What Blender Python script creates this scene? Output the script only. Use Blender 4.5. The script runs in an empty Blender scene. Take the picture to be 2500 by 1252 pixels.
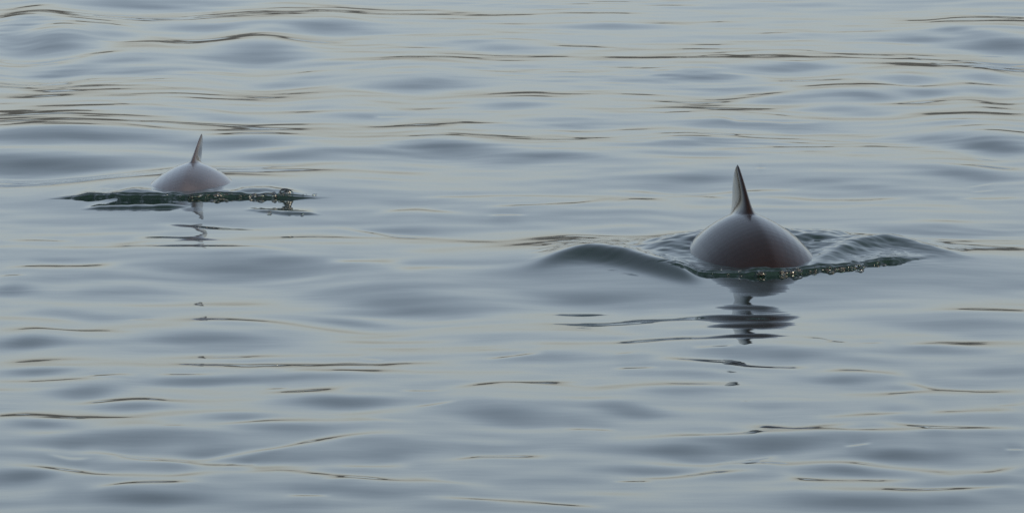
import bpy, bmesh, math
import numpy as np
from mathutils import Vector

R = math.radians
scene = bpy.context.scene
C = scene.collection

# ---------------------------------------------------------------- camera
CAM_H = 2.57
PITCH = 6.0            # degrees below the horizon
HFOV = 7.0
cam_d = bpy.data.cameras.new('camera')
cam_d.sensor_width = 36.0
cam_d.angle = R(HFOV)
cam_d.clip_start = 0.5
cam_d.clip_end = 30000.0
cam = bpy.data.objects.new('camera', cam_d)
cam.location = (0, 0, CAM_H)
cam.rotation_euler = (R(90 - PITCH), 0, 0)
C.objects.link(cam)
scene.camera = cam

# ---------------------------------------------------------------- sky, sun, exposure
SUN_EL, SUN_AZ = 17.0, 152.0       # azimuth clockwise from +Y (the view direction)
world = bpy.data.worlds.new('World')
scene.world = world
world.use_nodes = True
wn = world.node_tree
bg = wn.nodes['Background']
sky = wn.nodes.new('ShaderNodeTexSky')
sky.sky_type = 'NISHITA'
sky.sun_disc = False
sky.sun_elevation = R(SUN_EL)
sky.sun_rotation = R(SUN_AZ)
sky.air_density = 0.7
sky.dust_density = 3.0
sky.ozone_density = 2.0
soft = wn.nodes.new('ShaderNodeGamma')        # hazy air: evens the sky out, everywhere alike
soft.inputs[1].default_value = 0.54
lift = wn.nodes.new('ShaderNodeMix'); lift.data_type = 'RGBA'; lift.blend_type = 'MULTIPLY'
lift.inputs[0].default_value = 1.0
lift.inputs[7].default_value = (3.24, 3.05, 2.86, 1)
wn.links.new(sky.outputs[0], soft.inputs[0])
wn.links.new(soft.outputs[0], lift.inputs[6])
wn.links.new(lift.outputs[2], bg.inputs[0])
bg.inputs[1].default_value = 0.12

sun_d = bpy.data.lights.new('sun', 'SUN')
sun_d.energy = 5.0
sun_d.angle = R(0.6)
sun_d.color = (1.0, 0.84, 0.62)
sun = bpy.data.objects.new('sun', sun_d)
sdir = Vector((math.sin(R(SUN_AZ)) * math.cos(R(SUN_EL)), math.cos(R(SUN_AZ)) * math.cos(R(SUN_EL)), math.sin(R(SUN_EL))))
sun.rotation_euler = sdir.to_track_quat('Z', 'Y').to_euler()
C.objects.link(sun)

vs = scene.view_settings
vs.view_transform = 'Standard'
vs.look = 'None'
vs.exposure = 0.07
vs.gamma = 1.0
scene.cycles.max_bounces = 8
scene.cycles.glossy_bounces = 5
scene.cycles.use_denoising = True

# ---------------------------------------------------------------- survey helpers
FOC = 1250.0 / math.tan(R(HFOV / 2))      # sightings were taken on a 2500 x 1252 sheet

def ground(px, py, z=0.0):
    """A sighting turned into a point on the still water (z = 0)."""
    p = R(PITCH)
    u, v = (np.asarray(px, float) - 1250.0) / FOC, (np.asarray(py, float) - 626.0) / FOC
    dy = math.cos(p) - v * math.sin(p)
    dz = -math.sin(p) - v * math.cos(p)
    t = (z - CAM_H) / dz
    return u * t, dy * t

def metre_per_px(py):
    x0, y0 = ground(0, py); x1, _ = ground(1, py)
    return float(x1 - x0)

def depth_per_px(py):
    return float(ground(0, py - 0.5)[1] - ground(0, py + 0.5)[1])

# ---------------------------------------------------------------- materials
def new_mat(name):
    m = bpy.data.materials.new(name); m.use_nodes = True
    return m, m.node_tree, m.node_tree.nodes['Principled BSDF']

def water_material():
    m, nt, b = new_mat('sea_water')
    b.inputs['Base Color'].default_value = (0.005, 0.0135, 0.0112, 1)
    b.inputs['Roughness'].default_value = 0.03
    b.inputs['IOR'].default_value = 1.333
    tc = nt.nodes.new('ShaderNodeTexCoord')
    mp = nt.nodes.new('ShaderNodeMapping'); mp.inputs['Scale'].default_value = (5, 9, 1)
    no = nt.nodes.new('ShaderNodeTexNoise'); no.inputs['Scale'].default_value = 1.0; no.inputs['Detail'].default_value = 2.0
    bu = nt.nodes.new('ShaderNodeBump'); bu.inputs['Strength'].default_value = 1.0; bu.inputs['Distance'].default_value = 0.0006
    nt.links.new(tc.outputs['Object'], mp.inputs[0]); nt.links.new(mp.outputs[0], no.inputs[0])
    nt.links.new(no.outputs[0], bu.inputs['Height']); nt.links.new(bu.outputs[0], b.inputs['Normal'])
    return m

def skin_material(name, dark, light, ior):
    m, nt, b = new_mat(name)
    tc = nt.nodes.new('ShaderNodeTexCoord')
    no = nt.nodes.new('ShaderNodeTexNoise'); no.inputs['Scale'].default_value = 7.0; no.inputs['Detail'].default_value = 5.0
    mp = nt.nodes.new('ShaderNodeMapping'); mp.inputs['Scale'].default_value = (1, 2.2, 2.2)
    cr = nt.nodes.new('ShaderNodeValToRGB')
    cr.color_ramp.elements[0].position = 0.3; cr.color_ramp.elements[0].color = (*dark, 1)
    cr.color_ramp.elements[1].position = 0.75; cr.color_ramp.elements[1].color = (*light, 1)
    nt.links.new(tc.outputs['Object'], mp.inputs[0]); nt.links.new(mp.outputs[0], no.inputs[0])
    nt.links.new(no.outputs[0], cr.inputs[0]); nt.links.new(cr.outputs[0], b.inputs['Base Color'])
    n2 = nt.nodes.new('ShaderNodeTexNoise'); n2.inputs['Scale'].default_value = 60.0; n2.inputs['Detail'].default_value = 3.0
    nt.links.new(tc.outputs['Object'], n2.inputs[0])
    bu = nt.nodes.new('ShaderNodeBump'); bu.inputs['Strength'].default_value = 0.15; bu.inputs['Distance'].default_value = 0.001
    nt.links.new(n2.outputs[0], bu.inputs['Height']); nt.links.new(bu.outputs[0], b.inputs['Normal'])
    mr = nt.nodes.new('ShaderNodeMapRange'); mr.inputs['To Min'].default_value = 0.20; mr.inputs['To Max'].default_value = 0.34
    nt.links.new(no.outputs[0], mr.inputs[0]); nt.links.new(mr.outputs[0], b.inputs['Roughness'])
    b.inputs['IOR'].default_value = ior
    b.inputs['Coat Weight'].default_value = 1.0                 # film of water on the skin
    b.inputs['Coat IOR'].default_value = 1.25
    b.inputs['Coat Roughness'].default_value = 0.12
    return m

# ---------------------------------------------------------------- the water
def spaced(knots):
    """Coordinates whose spacing runs linearly between (position, spacing) knots."""
    pos, sp = zip(*knots)
    out = [pos[0]]
    while out[-1] < pos[-1]:
        out.append(out[-1] + float(np.interp(out[-1], pos, sp)))
    return np.array(out, np.float64)

AD_X, AD_Y = ground(1838, 640)       # adult, mid back
CA_X, CA_Y = ground(478, 470)        # calf, mid back

xs = spaced([(-9000, 1500), (-600, 100), (-60, 6), (-8, 0.5), (-3.4, 0.03), (-2.3, 0.011), (CA_X - 0.6, 0.011), (CA_X - 0.4, 0.006), (CA_X + 0.45, 0.006), (CA_X + 0.6, 0.011), (AD_X - 0.7, 0.011), (AD_X - 0.5, 0.006), (AD_X + 0.55, 0.006), (AD_X + 0.7, 0.011), (2.3, 0.011), (3.4, 0.03), (8, 0.5), (60, 6), (600, 100), (9000, 1500)])
LA_Y = float(ground(1850, 668)[1]); LC_Y = float(ground(450, 492)[1])      # the two front edges of raised water
ys = spaced([(-3000, 800), (-100, 40), (0, 3), (12, 0.2), (17, 0.022), (18.5, 0.009), (LA_Y - 0.6, 0.011), (LA_Y - 0.25, 0.006), (LA_Y - 0.10, 0.0035), (LA_Y + 0.16, 0.0035), (LA_Y + 0.7, 0.009),
             (LC_Y - 0.5, 0.013), (LC_Y - 0.25, 0.006), (LC_Y - 0.08, 0.0038), (LC_Y + 0.18, 0.0038), (LC_Y + 0.6, 0.012), (36, 0.018), (42, 0.06), (60, 0.6), (200, 8), (1000, 100), (9000, 1500)])
NX, NY = len(xs), len(ys)
X, Y = np.meshgrid(xs, ys)
H = np.zeros_like(X)
dxs = np.gradient(xs); dys = np.gradient(ys)
rng = np.random.default_rng(11)

def erf(t):
    s = np.sign(t); a = np.abs(t)
    k = 1 / (1 + 0.3275911 * a)
    return s * (1 - (((((1.061405429 * k - 1.453152027) * k) + 1.421413741) * k - 0.284496736) * k + 0.254829592) * k * np.exp(-a * a))

def cdf(t):
    return 0.5 * (1 + erf(t / 1.41421356))

# open-sea ripples: many sine waves of random heading, each left out where the grid is too coarse for it
def ripples(n, lam0, lam1, slope_rms, spread, seed, window=None):
    rg = np.random.default_rng(seed)
    out = np.zeros_like(H)
    for i in range(n):
        lam = lam0 * (lam1 / lam0) ** rg.random()
        th = rg.normal(0, spread)
        k = 2 * math.pi / lam
        kx, ky = k * math.sin(th), k * math.cos(th)
        a = slope_rms * math.sqrt(2.0 / n) / k
        ok_x = np.clip(1.5 - dxs * abs(kx) / 1.2, 0, 1); ok_y = np.clip(1.5 - dys * abs(ky) / 1.2, 0, 1)
        jx, jy = np.nonzero(ok_x > 0)[0], np.nonzero(ok_y > 0)[0]
        if not len(jx) or not len(jy): continue
        sx, sy = slice(jx[0], jx[-1] + 1), slice(jy[0], jy[-1] + 1)
        # a sine of a sum is a product of one-dimensional sines: cheap
        ph = rg.random() * 2 * math.pi
        ax, ay = kx * xs[sx] + ph, ky * ys[sy]
        out[sy, sx] += a * (np.outer(np.sin(ay) * ok_y[sy], np.cos(ax) * ok_x[sx]) + np.outer(np.cos(ay) * ok_y[sy], np.sin(ax) * ok_x[sx]))
    return out

H += ripples(40, 3.0, 12.0, 0.006, 0.6, 3)
H += ripples(70, 0.55, 2.2, 0.011, 0.75, 5)
H += ripples(70, 0.16, 0.5, 0.011, 0.8, 8)

fine = ripples(60, 0.09, 0.22, 0.013, 0.6, 17)
patch = ripples(14, 1.2, 4.0, 1.0, 1.2, 19); patch /= patch[:, NX // 2].std() + 1e-9
H += fine * np.clip(patch * 0.8 - 0.35, 0, 1.2) * np.clip((ys - 21) / 8, 0.25, 1)[:, None]        # cat's-paws
del fine, patch

def box(x0, x1, y0, y1):
    i0, i1 = np.searchsorted(xs, [x0, x1]); j0, j1 = np.searchsorted(ys, [y0, y1])
    return slice(j0, j1), slice(i0, i1)

# swells whose near face looks towards the boat: (x, y, half width, half height, steepness)
SWELLS = '''380 8 260 10 6;60 70 90 20 4;510 65 140 8 5;120 105 140 16 10;790 70 130 12 6;270 82 90 9 4;640 135 150 20 7;300 148 120 10 4;140 162 110 10 6;320 172 120 8 4
700 192 140 10 4;1020 205 150 13 7;2330 78 70 7 5;2450 105 150 14 7;2230 90 90 6 5;1932 168 160 10 6;1720 192 140 10 6;1750 220 160 8 5;2220 200 90 8 6;2420 192 80 10 5
2100 237 150 11 8;2250 225 100 7 6;1920 245 120 9 6;2080 272 160 11 6;2420 220 90 9 6;1950 305 200 8 5;1750 310 120 8 4;1700 360 170 10 6;2250 345 100 8 6;2420 362 130 14 10
1720 383 180 8 5;2350 428 140 12 6;1700 440 120 12 5;2000 440 150 8 4;140 350 330 13 11;580 360 160 9 7;120 402 310 18 11;700 388 180 10 6;1080 376 170 13 8;1330 396 160 9 5
620 652 280 18 6;900 700 250 20 5;1010 745 240 18 7;1350 672 150 14 7;1440 712 150 13 6;30 700 70 12 6;60 832 110 11 7;520 828 240 18 5;860 768 110 8 6;1560 560 140 14 4
90 903 120 8 7;480 928 150 9 6;720 924 160 9 5;210 957 110 13 7;310 998 110 9 6;830 988 180 13 8;100 1052 100 9 5;580 1025 110 9 5;300 1086 250 13 6;700 1052 130 9 5
60 1175 150 12 6;950 1105 120 17 4;340 1222 200 13 7;880 1205 180 11 4;1220 1008 150 20 6;2300 782 240 16 6;1860 860 190 11 5;2280 852 150 11 5;1650 914 150 8 4;2050 925 110 9 5
1650 962 140 12 5;1540 1005 110 14 6;1900 1085 150 12 5;1650 1105 150 12 5;2200 1110 150 15 6;2080 1150 120 10 5;1570 1145 120 9 4;2100 1226 270 16 7;1330 870 160 10 4;2250 560 200 10 5
1150 815 180 12 4;1480 640 120 8 3;1000 560 160 9 4;300 710 200 14 5;240 760 150 10 4;1350 310 170 10 4;1250 265 120 8 4;900 285 120 8 4;560 290 150 9 4;1480 60 140 8 4;1200 110 150 10 4'''
for rec in SWELLS.replace('\n', ';').split(';'):
    px, py, hw, hh, st = map(float, rec.split())
    x0, y0 = map(float, ground(px, py))
    sx = hw * metre_per_px(py) * 0.62
    sy = hh * depth_per_px(py) * 0.75
    A = math.tan(R(st * 0.68)) * sy / 0.343
    rot = rng.normal(0, 0.03)
    sel = box(x0 - 3.2 * sx, x0 + 3.2 * sx, y0 - 19 * sy, y0 + 19 * sy)
    lx, ly = X[sel] - x0, Y[sel] - y0
    t = (ly + rot * lx * 4 + 0.4 * sy * np.sin(lx / sx * 1.3 + px)) / sy
    H[sel] += A * np.exp(-0.5 * (lx / sx) ** 2) * (cdf(t) - cdf(t / 7))

# fine creases: low ripples whose far side is seen at a grazing angle
CREASES = [
 (1500, 0, 2.5, '''90,135 350,125 540,122 690,108;870,190 980,184 1090,187;1310,185 1560,182 1700,185;0,280 60,278;250,316 370,318 700,308 1020,295;420,350 560,335 700,330 860,337
1075,300 1310,311;955,390 1180,385 1330,365;1535,327 1750,335 2000,350 2220,352;1810,352 1920,370 2050,385;2000,362 2230,368 2480,375;2110,407 2300,420 2490,410;2320,440 2420,440
80,415 190,422;215,441 415,441;130,700 300,712 520,700;760,705 1130,718;590,745 740,762 1040,768 1270,755;0,1165 300,1172 520,1172 880,1160 1140,1148;880,1200 1220,1212 1500,1210 1830,1195
2110,1198 2500,1195;2190,1160 2310,1150;2160,1135 2310,1112;2010,1030 2500,1042;0,1240 120,1220 300,1212;250,1195 500,1190 700,1200;1985,765 2200,770;870,1045 920,1044'''),
 (0, 0, 2.5, '''600,250 760,252;810,265 930,272 1050,285;1690,230 1800,234 1900,228;2150,230 2280,236;2330,275 2500,280;2170,316 2500,320;545,298 605,303;825,325 885,335;2110,432 2300,430
60,480 200,480 360,488;120,530 240,533;120,545 300,570 560,577;190,593 310,593;390,585 450,588;840,505 1100,535 1640,565;280,640 600,630 800,655 1000,672 1300,680 1700,705
1960,845 2200,832 2500,838;735,785 830,788 910,805;840,835 960,838;2290,720 2500,712'''),
 (0, 752, 2.5, '''790,36 860,36 950,40;1070,52 1160,52 1600,65 2100,85;0,120 200,110 420,112 620,110 840,125;1060,322 1300,335 1560,352 1640,352;1430,360 1640,352 2000,350 2490,325;1510,330 1700,338 1920,335
2210,295 2330,300;1700,400 1880,388 2490,385;520,423 740,408 830,410;960,405 1290,408;1600,528 1850,525 2120,518;1620,490 1760,488;540,562 700,565 1000,558;180,712 350,710 515,706
0,672 150,668 450,692 900,685;980,756 1140,750;1210,740 1600,715 1900,698 2260,700 2500,720;80,890 300,895 640,905 900,932 1180,935 1400,910 1650,880 2000,815 2250,788 2500,790
300,920 420,935 540,940;680,912 900,932;540,940 1000,955 1400,970 1600,985 1850,988 2080,978;1380,970 1560,960;2030,978 2130,978 2500,965;0,980 400,1018 700,1038 1030,1045 1200,1038 1440,1022
1440,1022 1700,1008 2100,1040 2500,1080;570,1118 640,1115 900,1103 1210,1092;1980,1068 2150,1062 2320,1058;1760,1165 1860,1163 2000,1162'''),
 (1500, 752, 2.5, '''0,40 360,40 650,20;0,190 400,170 700,170;480,242 600,235 730,232;1160,178 1250,180 1400,205;1290,210 1420,203;1480,210 1640,202;1760,218 2000,210 2400,200;0,278 120,275
250,305 550,318 840,325;700,345 900,346 1210,355;0,368 260,368;1240,380 1500,381 1800,392;1740,458 1850,465 1950,480 2200,492 2500,500;1390,525 1700,510 2020,502;775,572 830,571;2340,595 2480,598
1205,662 1290,660 1600,650 1850,645;1850,642 2000,635 2250,628 2500,628;750,748 1100,748 1500,722;0,810 800,785 1250,762 1500,768 1800,765 1950,752 2180,740;1600,715 2000,735 2200,740 2500,750
600,940 840,918 1000,890;0,940 600,945 1100,935 1500,955 1800,972 2100,985 2400,960;830,918 885,910;0,1035 300,1030 600,1002 880,985;1410,852 1560,840;1030,1020 1150,1040 1400,1050 1800,1038
1900,1008 2050,1018 2300,1005 2500,975;1430,1132 1850,1112 2050,1105 2500,1085;1860,1100 2050,1100;0,1062 230,1058;2390,865 2500,868'''),
 (0, 0, 1.0, '''920,520 1020,514 1120,520;1010,490 1200,482 1500,478;1180,510 1400,500 1480,492;1195,527 1280,527;810,640 990,645;950,662 1100,655 1210,657;810,553 960,570 1070,575
0,600 300,598 640,608 730,620;20,580 180,583;0,645 300,642;0,665 60,667;1120,945 1240,938 1420,936;980,960 1080,960;1190,872 1320,862;430,882 700,888 1090,880;1010,1000 1110,988
1150,1115 1280,1117 1340,1120;810,1180 1000,1180 1190,1186;1050,1220 1320,1232 1480,1248;1100,1125 1250,1112;1380,1050 1500,1052;210,508 330,505 440,510;380,545 520,552 640,560;330,575 500,577'''),
]
for ox, oy, sc, txt in CREASES:
    for rec in txt.replace('\n', ';').split(';'):
        pts = np.array([list(map(float, p.split(','))) for p in rec.split()])
        gx, gy = ground(ox + pts[:, 0] / sc, oy + pts[:, 1] / sc)
        pym = oy + pts[:, 1].mean() / sc
        o = np.argsort(gx); gx, gy = gx[o], gy[o]
        L = gx[-1] - gx[0]
        sig = max(0.024, depth_per_px(pym) * rng.uniform(1.5, 2.6) * (1 + 2.3 * min(1, max(0, (pym - 300) / 600))))
        sig = min(sig, max(0.016, 0.22 * L))
        theta = math.atan2(CAM_H, gy.mean())
        pad = 0.16 * L + 0.05
        sel = box(gx[0] - pad, gx[-1] + pad, gy.min() - 20 * sig, gy.max() + 20 * sig)
        if H[sel].size == 0: continue
        cx = xs[sel[1]]
        cy = np.interp(cx, gx, gy)
        ker = np.hanning(2 * max(2, int(0.12 * L / 0.010)) + 1); ker /= ker.sum()
        if len(cy) > len(ker):
            cy = np.convolve(np.pad(cy, len(ker) // 2, mode='edge'), ker, mode='valid')
        u = (cx - gx[0]) / L
        w = np.clip((u + 0.14) / 0.42, 0, 1) * np.clip((1.14 - u) / 0.42, 0, 1)
        w = w * w * (3 - 2 * w)
        cy = cy + depth_per_px(pym) * (0.7 * np.sin(cx * rng.uniform(7, 12) + rng.random() * 7) + 0.25 * np.sin(cx * rng.uniform(20, 35) + rng.random() * 7))
        # slope already there along the curve, and the slope at which the water mirrors the foot of the far shore
        dH = np.gradient(H[sel], ys[sel[0]], axis=0)
        jj = np.clip(np.searchsorted(ys[sel[0]], cy), 0, dH.shape[0] - 1)
        now = dH[jj, np.arange(len(cx))]
        want = -0.5 * (theta - R(0.9)) * (0.82 + 0.18 * min(1, max(0, (pym - 250) / 350)) + 0.09 * np.sin(u * 8 + rng.random() * 6) + rng.normal(0, 0.05))
        if (ox, oy, sc) == (0, 0, 2.5): want = want * 0.8
        need = np.clip(now - want, 0, 0.22)
        k2 = np.hanning(2 * max(2, int(0.05 / 0.010)) + 1); k2 /= k2.sum()
        if len(need) > len(k2):
            need = np.convolve(np.pad(need, len(k2) // 2, mode='edge'), k2, mode='valid')
        A = need * w * sig / 0.319
        sg = sig * (1.0 + 0.35 * np.sin(cx * rng.uniform(6, 14) + rng.random() * 7) * np.sin(cx * rng.uniform(15, 30) + rng.random() * 7))
        A = A * sg / sig
        t = (Y[sel] - cy[None, :]) / sg[None, :]
        H[sel] += A[None, :] * (cdf(t / 5) - cdf(t))

# ---- what the two animals push up
def noise_field(sel, lams, seed, amp):
    rg = np.random.default_rng(seed)
    o = np.zeros_like(H[sel])
    for lam in lams:
        for _ in range(7):
            th = rg.uniform(0, math.pi * 2)
            o += amp * lam * np.sin(2 * math.pi / lam * (X[sel] * math.cos(th) + Y[sel] * math.sin(th)) + rg.random() * 7)
    return o

def lip(pts, height, back, seed, z=0.0, ragged=0.010, rise=0.0022):
    """A raised sheet of water with a steep ragged near edge along a sighted curve, sinking away behind it."""
    p = np.array(pts, float)
    gx, gy = ground(p[:, 0], p[:, 1], z)
    sel = box(gx[0] - 0.05, gx[-1] + 0.05, gy.min() - 0.3, gy.max() + back * 4)
    cx = xs[sel[1]]
    cy = np.interp(cx, gx, gy)
    ker = np.hanning(25); ker /= ker.sum()
    cy = np.convolve(np.pad(cy, 12, mode='edge'), ker, mode='valid')
    rg = np.random.default_rng(seed)
    # 2-D wobble of the edge: its line wanders, and wanders differently at each level of the step
    wob = np.zeros_like(H[sel])
    for lam in (0.016, 0.023, 0.036, 0.055, 0.09, 0.16):
        for _ in range(3):
            th = rg.normal(0, 0.7)
            wob += 0.55 * ragged * (lam / 0.06) ** 0.75 * np.sin(2 * math.pi / lam * (X[sel] * math.cos(th) + Y[sel] * math.sin(th)) + rg.random() * 7)
    u = (cx - gx[0]) / (gx[-1] - gx[0])
    w = np.clip(u / 0.25, 0, 1) * np.clip((1 - u) / 0.25, 0, 1); w = w * w * (3 - 2 * w)
    patch = 0.55 + 0.45 * np.sin(cx * 17 + rg.random() * 7) * np.sin(cx * 41 + rg.random() * 7)
    d = Y[sel] - cy[None, :] - wob * patch[None, :]
    lift_ = np.ones_like(cx)
    for lam in (0.037, 0.07, 0.13, 0.21, 0.37):
        lift_ += 0.10 * (lam / 0.15) ** 0.6 * np.sin(2 * math.pi * cx / lam + rg.random() * 7)
    w = w * np.clip(lift_, 0.15, 1.5)
    prof = (0.6 * cdf(d / rise) + 0.4 * cdf((d - 0.022) / (rise * 1.6))) * np.exp(-np.clip(d, 0, None) / back)
    H[sel] += height * w[None, :] * prof

def ridge(pts, front, back):
    """A wavelet: (x, y, height) along its sighted crest, steep on the near side."""
    p = np.array(pts, float)
    g = np.array([[float(q) for q in ground(a, b, h + 0.02)] for a, b, h in p])
    sel = box(g[0, 0] - 0.1, g[-1, 0] + 0.1, g[:, 1].min() - 4 * front, g[:, 1].max() + 4 * back)
    cx = xs[sel[1]]
    cy, hh = np.interp(cx, g[:, 0], g[:, 1]), np.interp(cx, g[:, 0], p[:, 2], left=0, right=0)
    ker = np.hanning(21); ker /= ker.sum()
    cy = np.convolve(np.pad(cy, 10, mode='edge'), ker, mode='valid'); hh = np.convolve(np.pad(hh, 10), ker, mode='valid')
    d = Y[sel] - cy[None, :]
    H[sel] += hh[None, :] * np.exp(-0.5 * (d / np.where(d < 0, front, back)) ** 2)

def mound(px, py, sx, sy, h):
    x0, y0 = map(float, ground(px, py))
    sel = box(x0 - 4 * sx, x0 + 4 * sx, y0 - 4 * sy, y0 + 4 * sy)
    H[sel] += h * np.exp(-0.5 * ((X[sel] - x0) / sx) ** 2 - 0.5 * ((Y[sel] - y0) / sy) ** 2)

def calm(px, py, sx, sy, k):
    x0, y0 = map(float, ground(px, py))
    sel = box(x0 - 4 * sx, x0 + 4 * sx, y0 - 4 * sy, y0 + 4 * sy)
    H[sel] *= 1 - k * np.exp(-(0.5 * ((X[sel] - x0) / sx) ** 2 + 0.5 * ((Y[sel] - y0) / sy) ** 2) ** 2)

calm(1838, 655, 0.60, 0.55, 0.8)
calm(470, 480, 0.42, 0.5, 0.8)
# broad swell under each animal
mound(1838, 620, 0.50, 0.42, 0.045)
mound(478, 462, 0.36, 0.36, 0.034)
# adult: bow wavelets running back from its front on both flanks, choppy water behind, the steep front edge
ridge([(1300, 634, .003), (1370, 608, .022), (1435, 595, .036), (1510, 602, .036), (1600, 624, .031), (1690, 648, .022)], 0.070, 0.14)
ridge([(1560, 600, .006), (1630, 590, .022), (1690, 580, .030), (1830, 575, .030), (1985, 575, .030), (2050, 570, .028), (2110, 574, .008)], 0.14, 0.14)
ridge([(1985, 640, .010), (2050, 612, .018), (2110, 588, .027), (2170, 574, .033), (2240, 590, .020), (2350, 614, .003)], 0.078, 0.14)
lip([(1560, 660), (1620, 667), (1700, 674), (1850, 677), (1980, 670), (2100, 660), (2200, 649), (2300, 634)], 0.017, 0.16, 4, 0.006, 0.008)
sel = box(AD_X - 0.65, AD_X + 0.65, AD_Y - 0.25, AD_Y + 0.7)
rx, ry = (X[sel] - AD_X) / 0.29, (Y[sel] - AD_Y - 0.18) / 0.22
H[sel] += noise_field(sel, (0.035, 0.05, 0.075, 0.12), 6, 0.0070) * np.exp(-0.5 * (rx ** 2 + ry ** 2))
# calf
lip([(90, 486), (220, 489), (300, 492), (400, 494), (500, 494), (560, 493), (640, 493), (720, 492), (820, 489)], 0.016, 0.14, 9, 0.004, 0.006)
lip([(190, 512), (300, 514), (380, 515), (470, 511)], 0.013, 0.09, 14, 0.0, 0.003, 0.006)
lip([(590, 518), (660, 523), (720, 527), (790, 528)], 0.010, 0.07, 15, 0.0, 0.005, 0.010)
ridge([(270, 478, .004), (310, 464, .010), (350, 466, .010), (400, 476, .004)], 0.035, 0.06)
ridge([(560, 474, .006), (600, 464, .010), (660, 464, .008), (740, 472, .003)], 0.04, 0.06)

co = np.empty((NX * NY, 3), np.float32)
co[:, 0] = X.ravel(); co[:, 1] = Y.ravel(); co[:, 2] = H.ravel()
ii = (np.arange(NY - 1)[:, None] * NX + np.arange(NX - 1)[None, :]).ravel()
quads = np.stack([ii, ii + 1, ii + 1 + NX, ii + NX], 1).astype(np.int32)
me = bpy.data.meshes.new('water')
me.vertices.add(len(co)); me.vertices.foreach_set('co', co.ravel())
me.loops.add(quads.size); me.loops.foreach_set('vertex_index', quads.ravel())
me.polygons.add(len(quads)); me.polygons.foreach_set('loop_start', np.arange(0, quads.size, 4, dtype=np.int32))
me.polygons.foreach_set('use_smooth', np.ones(len(quads), bool))
me.update(calc_edges=True)
water = bpy.data.objects.new('water', me)
me.materials.append(water_material())
water['kind'] = 'structure'
water['label'] = 'calm grey-blue sea with low smooth ripples'
C.objects.link(water)

# ---------------------------------------------------------------- the far shore whose dim line the ripples mirror
def hills():
    rg = np.random.default_rng(21)
    xa = np.linspace(-6500, 6500, 260)
    top = np.zeros_like(xa) + 104
    for lam, a in ((4200, 22), (1700, 14), (700, 7), (260, 4), (110, 2.5)):
        top += a * np.sin(2 * math.pi * xa / lam + rg.random() * 7)
    prof = [(0.0, -2.0), (0.02, 0.12), (0.10, 0.45), (0.3, 0.8), (0.55, 1.0), (1.0, 0.2)]
    v, f = [], []
    for x, tp in zip(xa, top):
        for q, (d, hz) in enumerate(prof):
            v.append((x, 2600 + 0.00002 * x * x + d * 900, tp * hz if q else -2.0))
    n = len(prof)
    for i in range(len(xa) - 1):
        for j in range(n - 1):
            a = i * n + j; f.append((a, a + n, a + n + 1, a + 1))
    m = bpy.data.meshes.new('hills'); m.from_pydata(v, [], f); m.update()
    o = bpy.data.objects.new('hills', m); C.objects.link(o)
    mt, nt, b = new_mat('wooded_shore')
    no = nt.nodes.new('ShaderNodeTexNoise'); no.inputs['Scale'].default_value = 0.02; no.inputs['Detail'].default_value = 6.0
    tc = nt.nodes.new('ShaderNodeTexCoord'); nt.links.new(tc.outputs['Object'], no.inputs[0])
    cr = nt.nodes.new('ShaderNodeValToRGB')
    cr.color_ramp.elements[0].position = 0.35; cr.color_ramp.elements[0].color = (0.040, 0.046, 0.048, 1)
    cr.color_ramp.elements[1].position = 0.7; cr.color_ramp.elements[1].color = (0.068, 0.072, 0.072, 1)
    nt.links.new(no.outputs[0], cr.inputs[0]); nt.links.new(cr.outputs[0], b.inputs['Base Color'])
    b.inputs['Roughness'].default_value = 0.95
    m.materials.append(mt)
    o['kind'] = 'structure'; o['label'] = 'dim wooded hills along the far shore'
    return o
hills()

# ---------------------------------------------------------------- porpoises
def loft(bm, rings, cap=True):
    rv = [[bm.verts.new(p) for p in r] for r in rings]
    n = len(rv[0])
    for a, b in zip(rv, rv[1:]):
        for i in range(n):
            bm.faces.new((a[i], a[(i + 1) % n], b[(i + 1) % n], b[i]))
    if cap:
        bm.faces.new(list(reversed(rv[0]))); bm.faces.new(rv[-1])

def smoothstep(a, b, t):
    u = min(1, max(0, (t - a) / (b - a))); return u * u * (3 - 2 * u)

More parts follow.
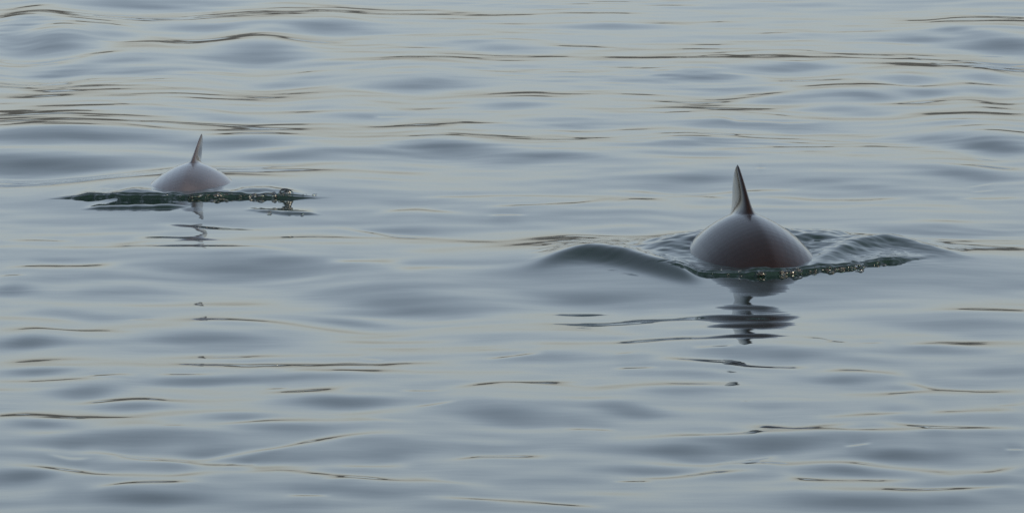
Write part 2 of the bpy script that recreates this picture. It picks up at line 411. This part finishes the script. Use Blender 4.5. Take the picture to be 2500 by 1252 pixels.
def porpoise(name, size, girth, bend, sink, fin, mat, loc, yaw, roll, label):
    """x' = forward along the arched back, z' = up; s = 0 at the highest point of the back."""
    S = size
    # s (metres, + towards the head), half width, half height
    prof = [(-0.86, .016, .030), (-0.78, .022, .045), (-0.66, .038, .066), (-0.50, .075, .100), (-0.34, .120, .138), (-0.18, .158, .168),
            (0.0, .176, .184), (0.16, .178, .186), (0.30, .168, .178), (0.42, .148, .160), (0.52, .122, .134), (0.60, .088, .100), (0.655, .050, .058), (0.68, .018, .022)]
    ps = np.array(prof)
    fs = np.linspace(-0.86, 0.68, 400); kk = np.hanning(41); kk /= kk.sum()
    def even(c):
        v = np.interp(fs, ps[:, 0], ps[:, c]); e = 2 * v[0] - v[20:0:-1], 2 * v[-1] - v[-2:-22:-1]
        return np.convolve(np.concatenate([e[0], v, e[1]]), kk, mode='valid')
    W_, H_ = np.maximum(even(1), 0.008), np.maximum(even(2), 0.01)
    def spine(s):
        a = s / bend
        return Vector((bend * math.sin(a), 0, sink - bend * (1 - math.cos(a)))), a
    bm = bmesh.new()
    rings = []
    N = 48
    for s in np.linspace(-0.86, 0.68, 70):
        hw, hh = np.interp(s, fs, W_), np.interp(s, fs, H_)
        c, a = spine(s)
        up = Vector((math.sin(a), 0, math.cos(a)))
        ring = []
        keel = 0.016 * math.exp(-((s + 0.10) / 0.17) ** 2)      # the back peaks towards the fin
        for k in range(N):
            t = 2 * math.pi * k / N
            cz, cyv = math.sin(t), math.cos(t)
            if cz > 0:                                            # upper half rises to a peak rather than a round
                z = (hh + keel) * cz; yv = girth * hw * math.copysign(abs(cyv) ** (2 / 1.40), cyv)
            else:
                z = hh * cz; yv = girth * hw * cyv
            ring.append((c + Vector((0, 1, 0)) * yv + up * z) * S)
        rings.append(ring)
    loft(bm, rings)
    # dorsal fin: a stack of lens sections, leading edge forward, tip swept back
    fh, base, sweep, front, thick, lean = fin
    rings = []
    for i, q in enumerate(np.linspace(0, 1, 26)):
        chord = base * (1 - q) ** 0.80 * (1 - 0.10 * math.sin(math.pi * q)) + 0.027 * (1 - q ** 10) * q ** 0.5
        lead = front - sweep * base * (q ** 1.15) 
        flare = math.exp(-q / 0.11)
        th = thick * (1 - 0.72 * q ** 0.9) * (1 - q ** 9) ** 0.5 + 0.0016 + 0.058 * flare
        chord += 0.085 * flare; lead += 0.018 * flare
        ring = []
        M = 28
        for k in range(M):
            t = 2 * math.pi * k / M
            u = 0.5 * (1 - math.cos(t))                   # 0 leading, 1 trailing
            yv = th * 0.5 * math.sin(t) * (1.35 - 0.7 * u)
            s = lead - chord * u
            c, a = spine(s)
            up = Vector((math.sin(a), 0, math.cos(a)))
            hh = np.interp(s, fs, H_) + 0.016 * math.exp(-((s + 0.10) / 0.17) ** 2)
            base_pt = c + up * (hh - 0.022)
            c0, a0 = spine(front - base * 0.5)
            up0 = Vector((math.sin(a0), 0, math.cos(a0)))
            ring.append((base_pt + up0 * (q * (fh + 0.022)) + Vector((0, yv + lean * q, 0))) * S)
        rings.append(ring)
    loft(bm, rings)
    # flippers and flukes stay under water
    for side in (-1, 1):
        rings = []
        for q in np.linspace(0, 1, 8):
            c, a = spine(0.34 - 0.10 * q)
            ch, th = 0.085 * (1 - q) ** 0.6 + 0.01, 0.020 * (1 - 0.7 * q)
            ctr = c + Vector((0, side * (0.12 + 0.15 * q), -0.09 - 0.07 * q))
            rings.append([(ctr + Vector((ch * 0.5 * math.cos(t), 0, th * 0.5 * math.sin(t)))) * S for t in np.linspace(0, 2 * math.pi, 12, endpoint=False)])
        loft(bm, rings if side > 0 else [list(reversed(r)) for r in rings])
        rings = []
        for q in np.linspace(0, 1, 8):
            c, a = spine(-0.80 - 0.07 * q)
            fw = Vector((math.cos(a), 0, -math.sin(a))); up = Vector((math.sin(a), 0, math.cos(a)))
            ch, th = 0.13 * (1 - q) ** 0.7 + 0.012, 0.022 * (1 - 0.75 * q)
            ctr = c + Vector((0, side * 0.19 * q, 0))
            rings.append([(ctr + fw * ch * 0.5 * math.cos(t) + up * th * 0.5 * math.sin(t)) * S for t in np.linspace(0, 2 * math.pi, 12, endpoint=False)])
        loft(bm, rings if side > 0 else [list(reversed(r)) for r in rings])
    bmesh.ops.recalc_face_normals(bm, faces=bm.faces)
    m = bpy.data.meshes.new(name); bm.to_mesh(m); bm.free()
    o = bpy.data.objects.new(name, m); C.objects.link(o)
    m.materials.append(mat)
    r = o.modifiers.new('join', 'REMESH'); r.mode = 'VOXEL'; r.voxel_size = 0.0032 * S; r.use_smooth_shade = True
    sm = o.modifiers.new('soften', 'SMOOTH'); sm.factor = 0.5; sm.iterations = 16
    o.location = loc
    o.rotation_euler = (roll, 0, yaw)
    o['label'] = label; o['category'] = 'porpoise'; o['group'] = 'porpoises surfacing side by side'
    return o

adult_skin = skin_material('adult_skin', (0.0065, 0.0034, 0.0023), (0.0105, 0.0056, 0.0040), 1.12)
calf_skin = skin_material('calf_skin', (0.029, 0.026, 0.030), (0.050, 0.044, 0.049), 1.36)

# heading: forward (+x') turned to point at the boat, the adult slightly to the right, the calf slightly to the left
ax, ay = ground(1822, 640)
porpoise('porpoise', 1.08, 1.10, 0.62, -0.062, (0.132, 0.235, 0.60, 0.045, 0.028, 0.0), adult_skin,
         (float(ax) + 0.004, float(ay) - 0.005, 0.004), R(-90 + 10), R(0), 'larger dark brown porpoise with tall pointed fin, pushing up green wavelets on both sides')
cx_, cy_ = ground(469, 470)
porpoise('porpoise', 0.93, 1.17, 0.62, -0.088, (0.100, 0.225, 0.60, 0.045, 0.020, 0.018), calf_skin,
         (float(cx_), float(cy_) + 0.02, -0.004), R(-90 - 4.5), R(0), 'smaller paler grey porpoise with thin slanting fin, low in the water beside a glinting splash')

# ---------------------------------------------------------------- beads of water thrown up along the raised edges
def water_height(x, y):
    i = int(np.clip(np.searchsorted(xs, x), 1, NX - 1)); j = int(np.clip(np.searchsorted(ys, y), 1, NY - 1))
    return float(H[j, i])

def on_water(px, py):
    """Where a sighting first meets the rippled surface."""
    xa, ya = map(float, ground(px, py, 0.14)); xb, yb = map(float, ground(px, py, -0.05))
    for q in np.linspace(0, 1, 500):
        x, y, z = xa + (xb - xa) * q, ya + (yb - ya) * q, 0.14 - 0.19 * q
        if z <= water_height(x, y):
            return x, y, z
    return xb, yb, -0.05

def bead_material():
    m, nt, b = new_mat('water_bead')
    b.inputs['Base Color'].default_value = (0.95, 0.97, 0.96, 1)
    b.inputs['Roughness'].default_value = 0.10
    b.inputs['IOR'].default_value = 1.333
    b.inputs['Transmission Weight'].default_value = 1.0
    return m
BEAD = bead_material()

def beads(name, runs, seed, label):
    rg = np.random.default_rng(seed)
    bm = bmesh.new()
    for (x0, y0, x1, y1, n, r0, r1, jit) in runs:
        for _ in range(n):
            t = rg.random()
            gx, gy, gz = on_water(x0 + (x1 - x0) * t + rg.normal(0, 3), y0 + (y1 - y0) * t + rg.normal(0, jit))
            r = r0 + (r1 - r0) * rg.random() ** 2.5
            vs_ = bmesh.ops.create_icosphere(bm, subdivisions=3, radius=r)['verts']
            sq = Vector((rg.uniform(0.9, 1.8), rg.uniform(0.35, 0.6), rg.uniform(0.55, 1.0)))
            ph = rg.random(3) * 6
            for v in vs_:
                n_ = v.co.normalized()
                k = 1 + 0.10 * math.sin(3 * n_.x + ph[0]) * math.sin(4 * n_.z + ph[1])
                v.co = Vector((v.co.x * sq.x, v.co.y * sq.y, v.co.z * sq.z)) * k + Vector((gx, gy - 0.35 * r * sq.y, gz))
    for f in bm.faces: f.smooth = True
    m = bpy.data.meshes.new(name); bm.to_mesh(m); bm.free()
    m.materials.append(BEAD)
    o = bpy.data.objects.new(name, m); C.objects.link(o)
    o['kind'] = 'stuff'; o['label'] = label; o['category'] = 'splash'
    return o

beads('splash', [(1850, 668, 2000, 661, 18, .004, .011, 3), (1980, 662, 2110, 653, 26, .004, .011, 4), (2100, 648, 2200, 641, 6, .003, .006, 3), (1700, 668, 1850, 666, 5, .003, .006, 3)], 5,
      'glinting beads of water along the raised edge before the larger porpoise')
beads('splash', [(470, 480, 580, 478, 12, .004, .010, 3), (500, 487, 560, 486, 7, .003, .008, 3), (580, 478, 690, 474, 16, .004, .010, 3), (690, 474, 780, 476, 6, .002, .005, 3), (692, 473, 704, 470, 5, .008, .013, 4),
                 (640, 520, 740, 525, 5, .003, .006, 2), (380, 480, 470, 478, 2, .003, .005, 4)], 6,
      'glinting beads and small splash of water beside the smaller porpoise')
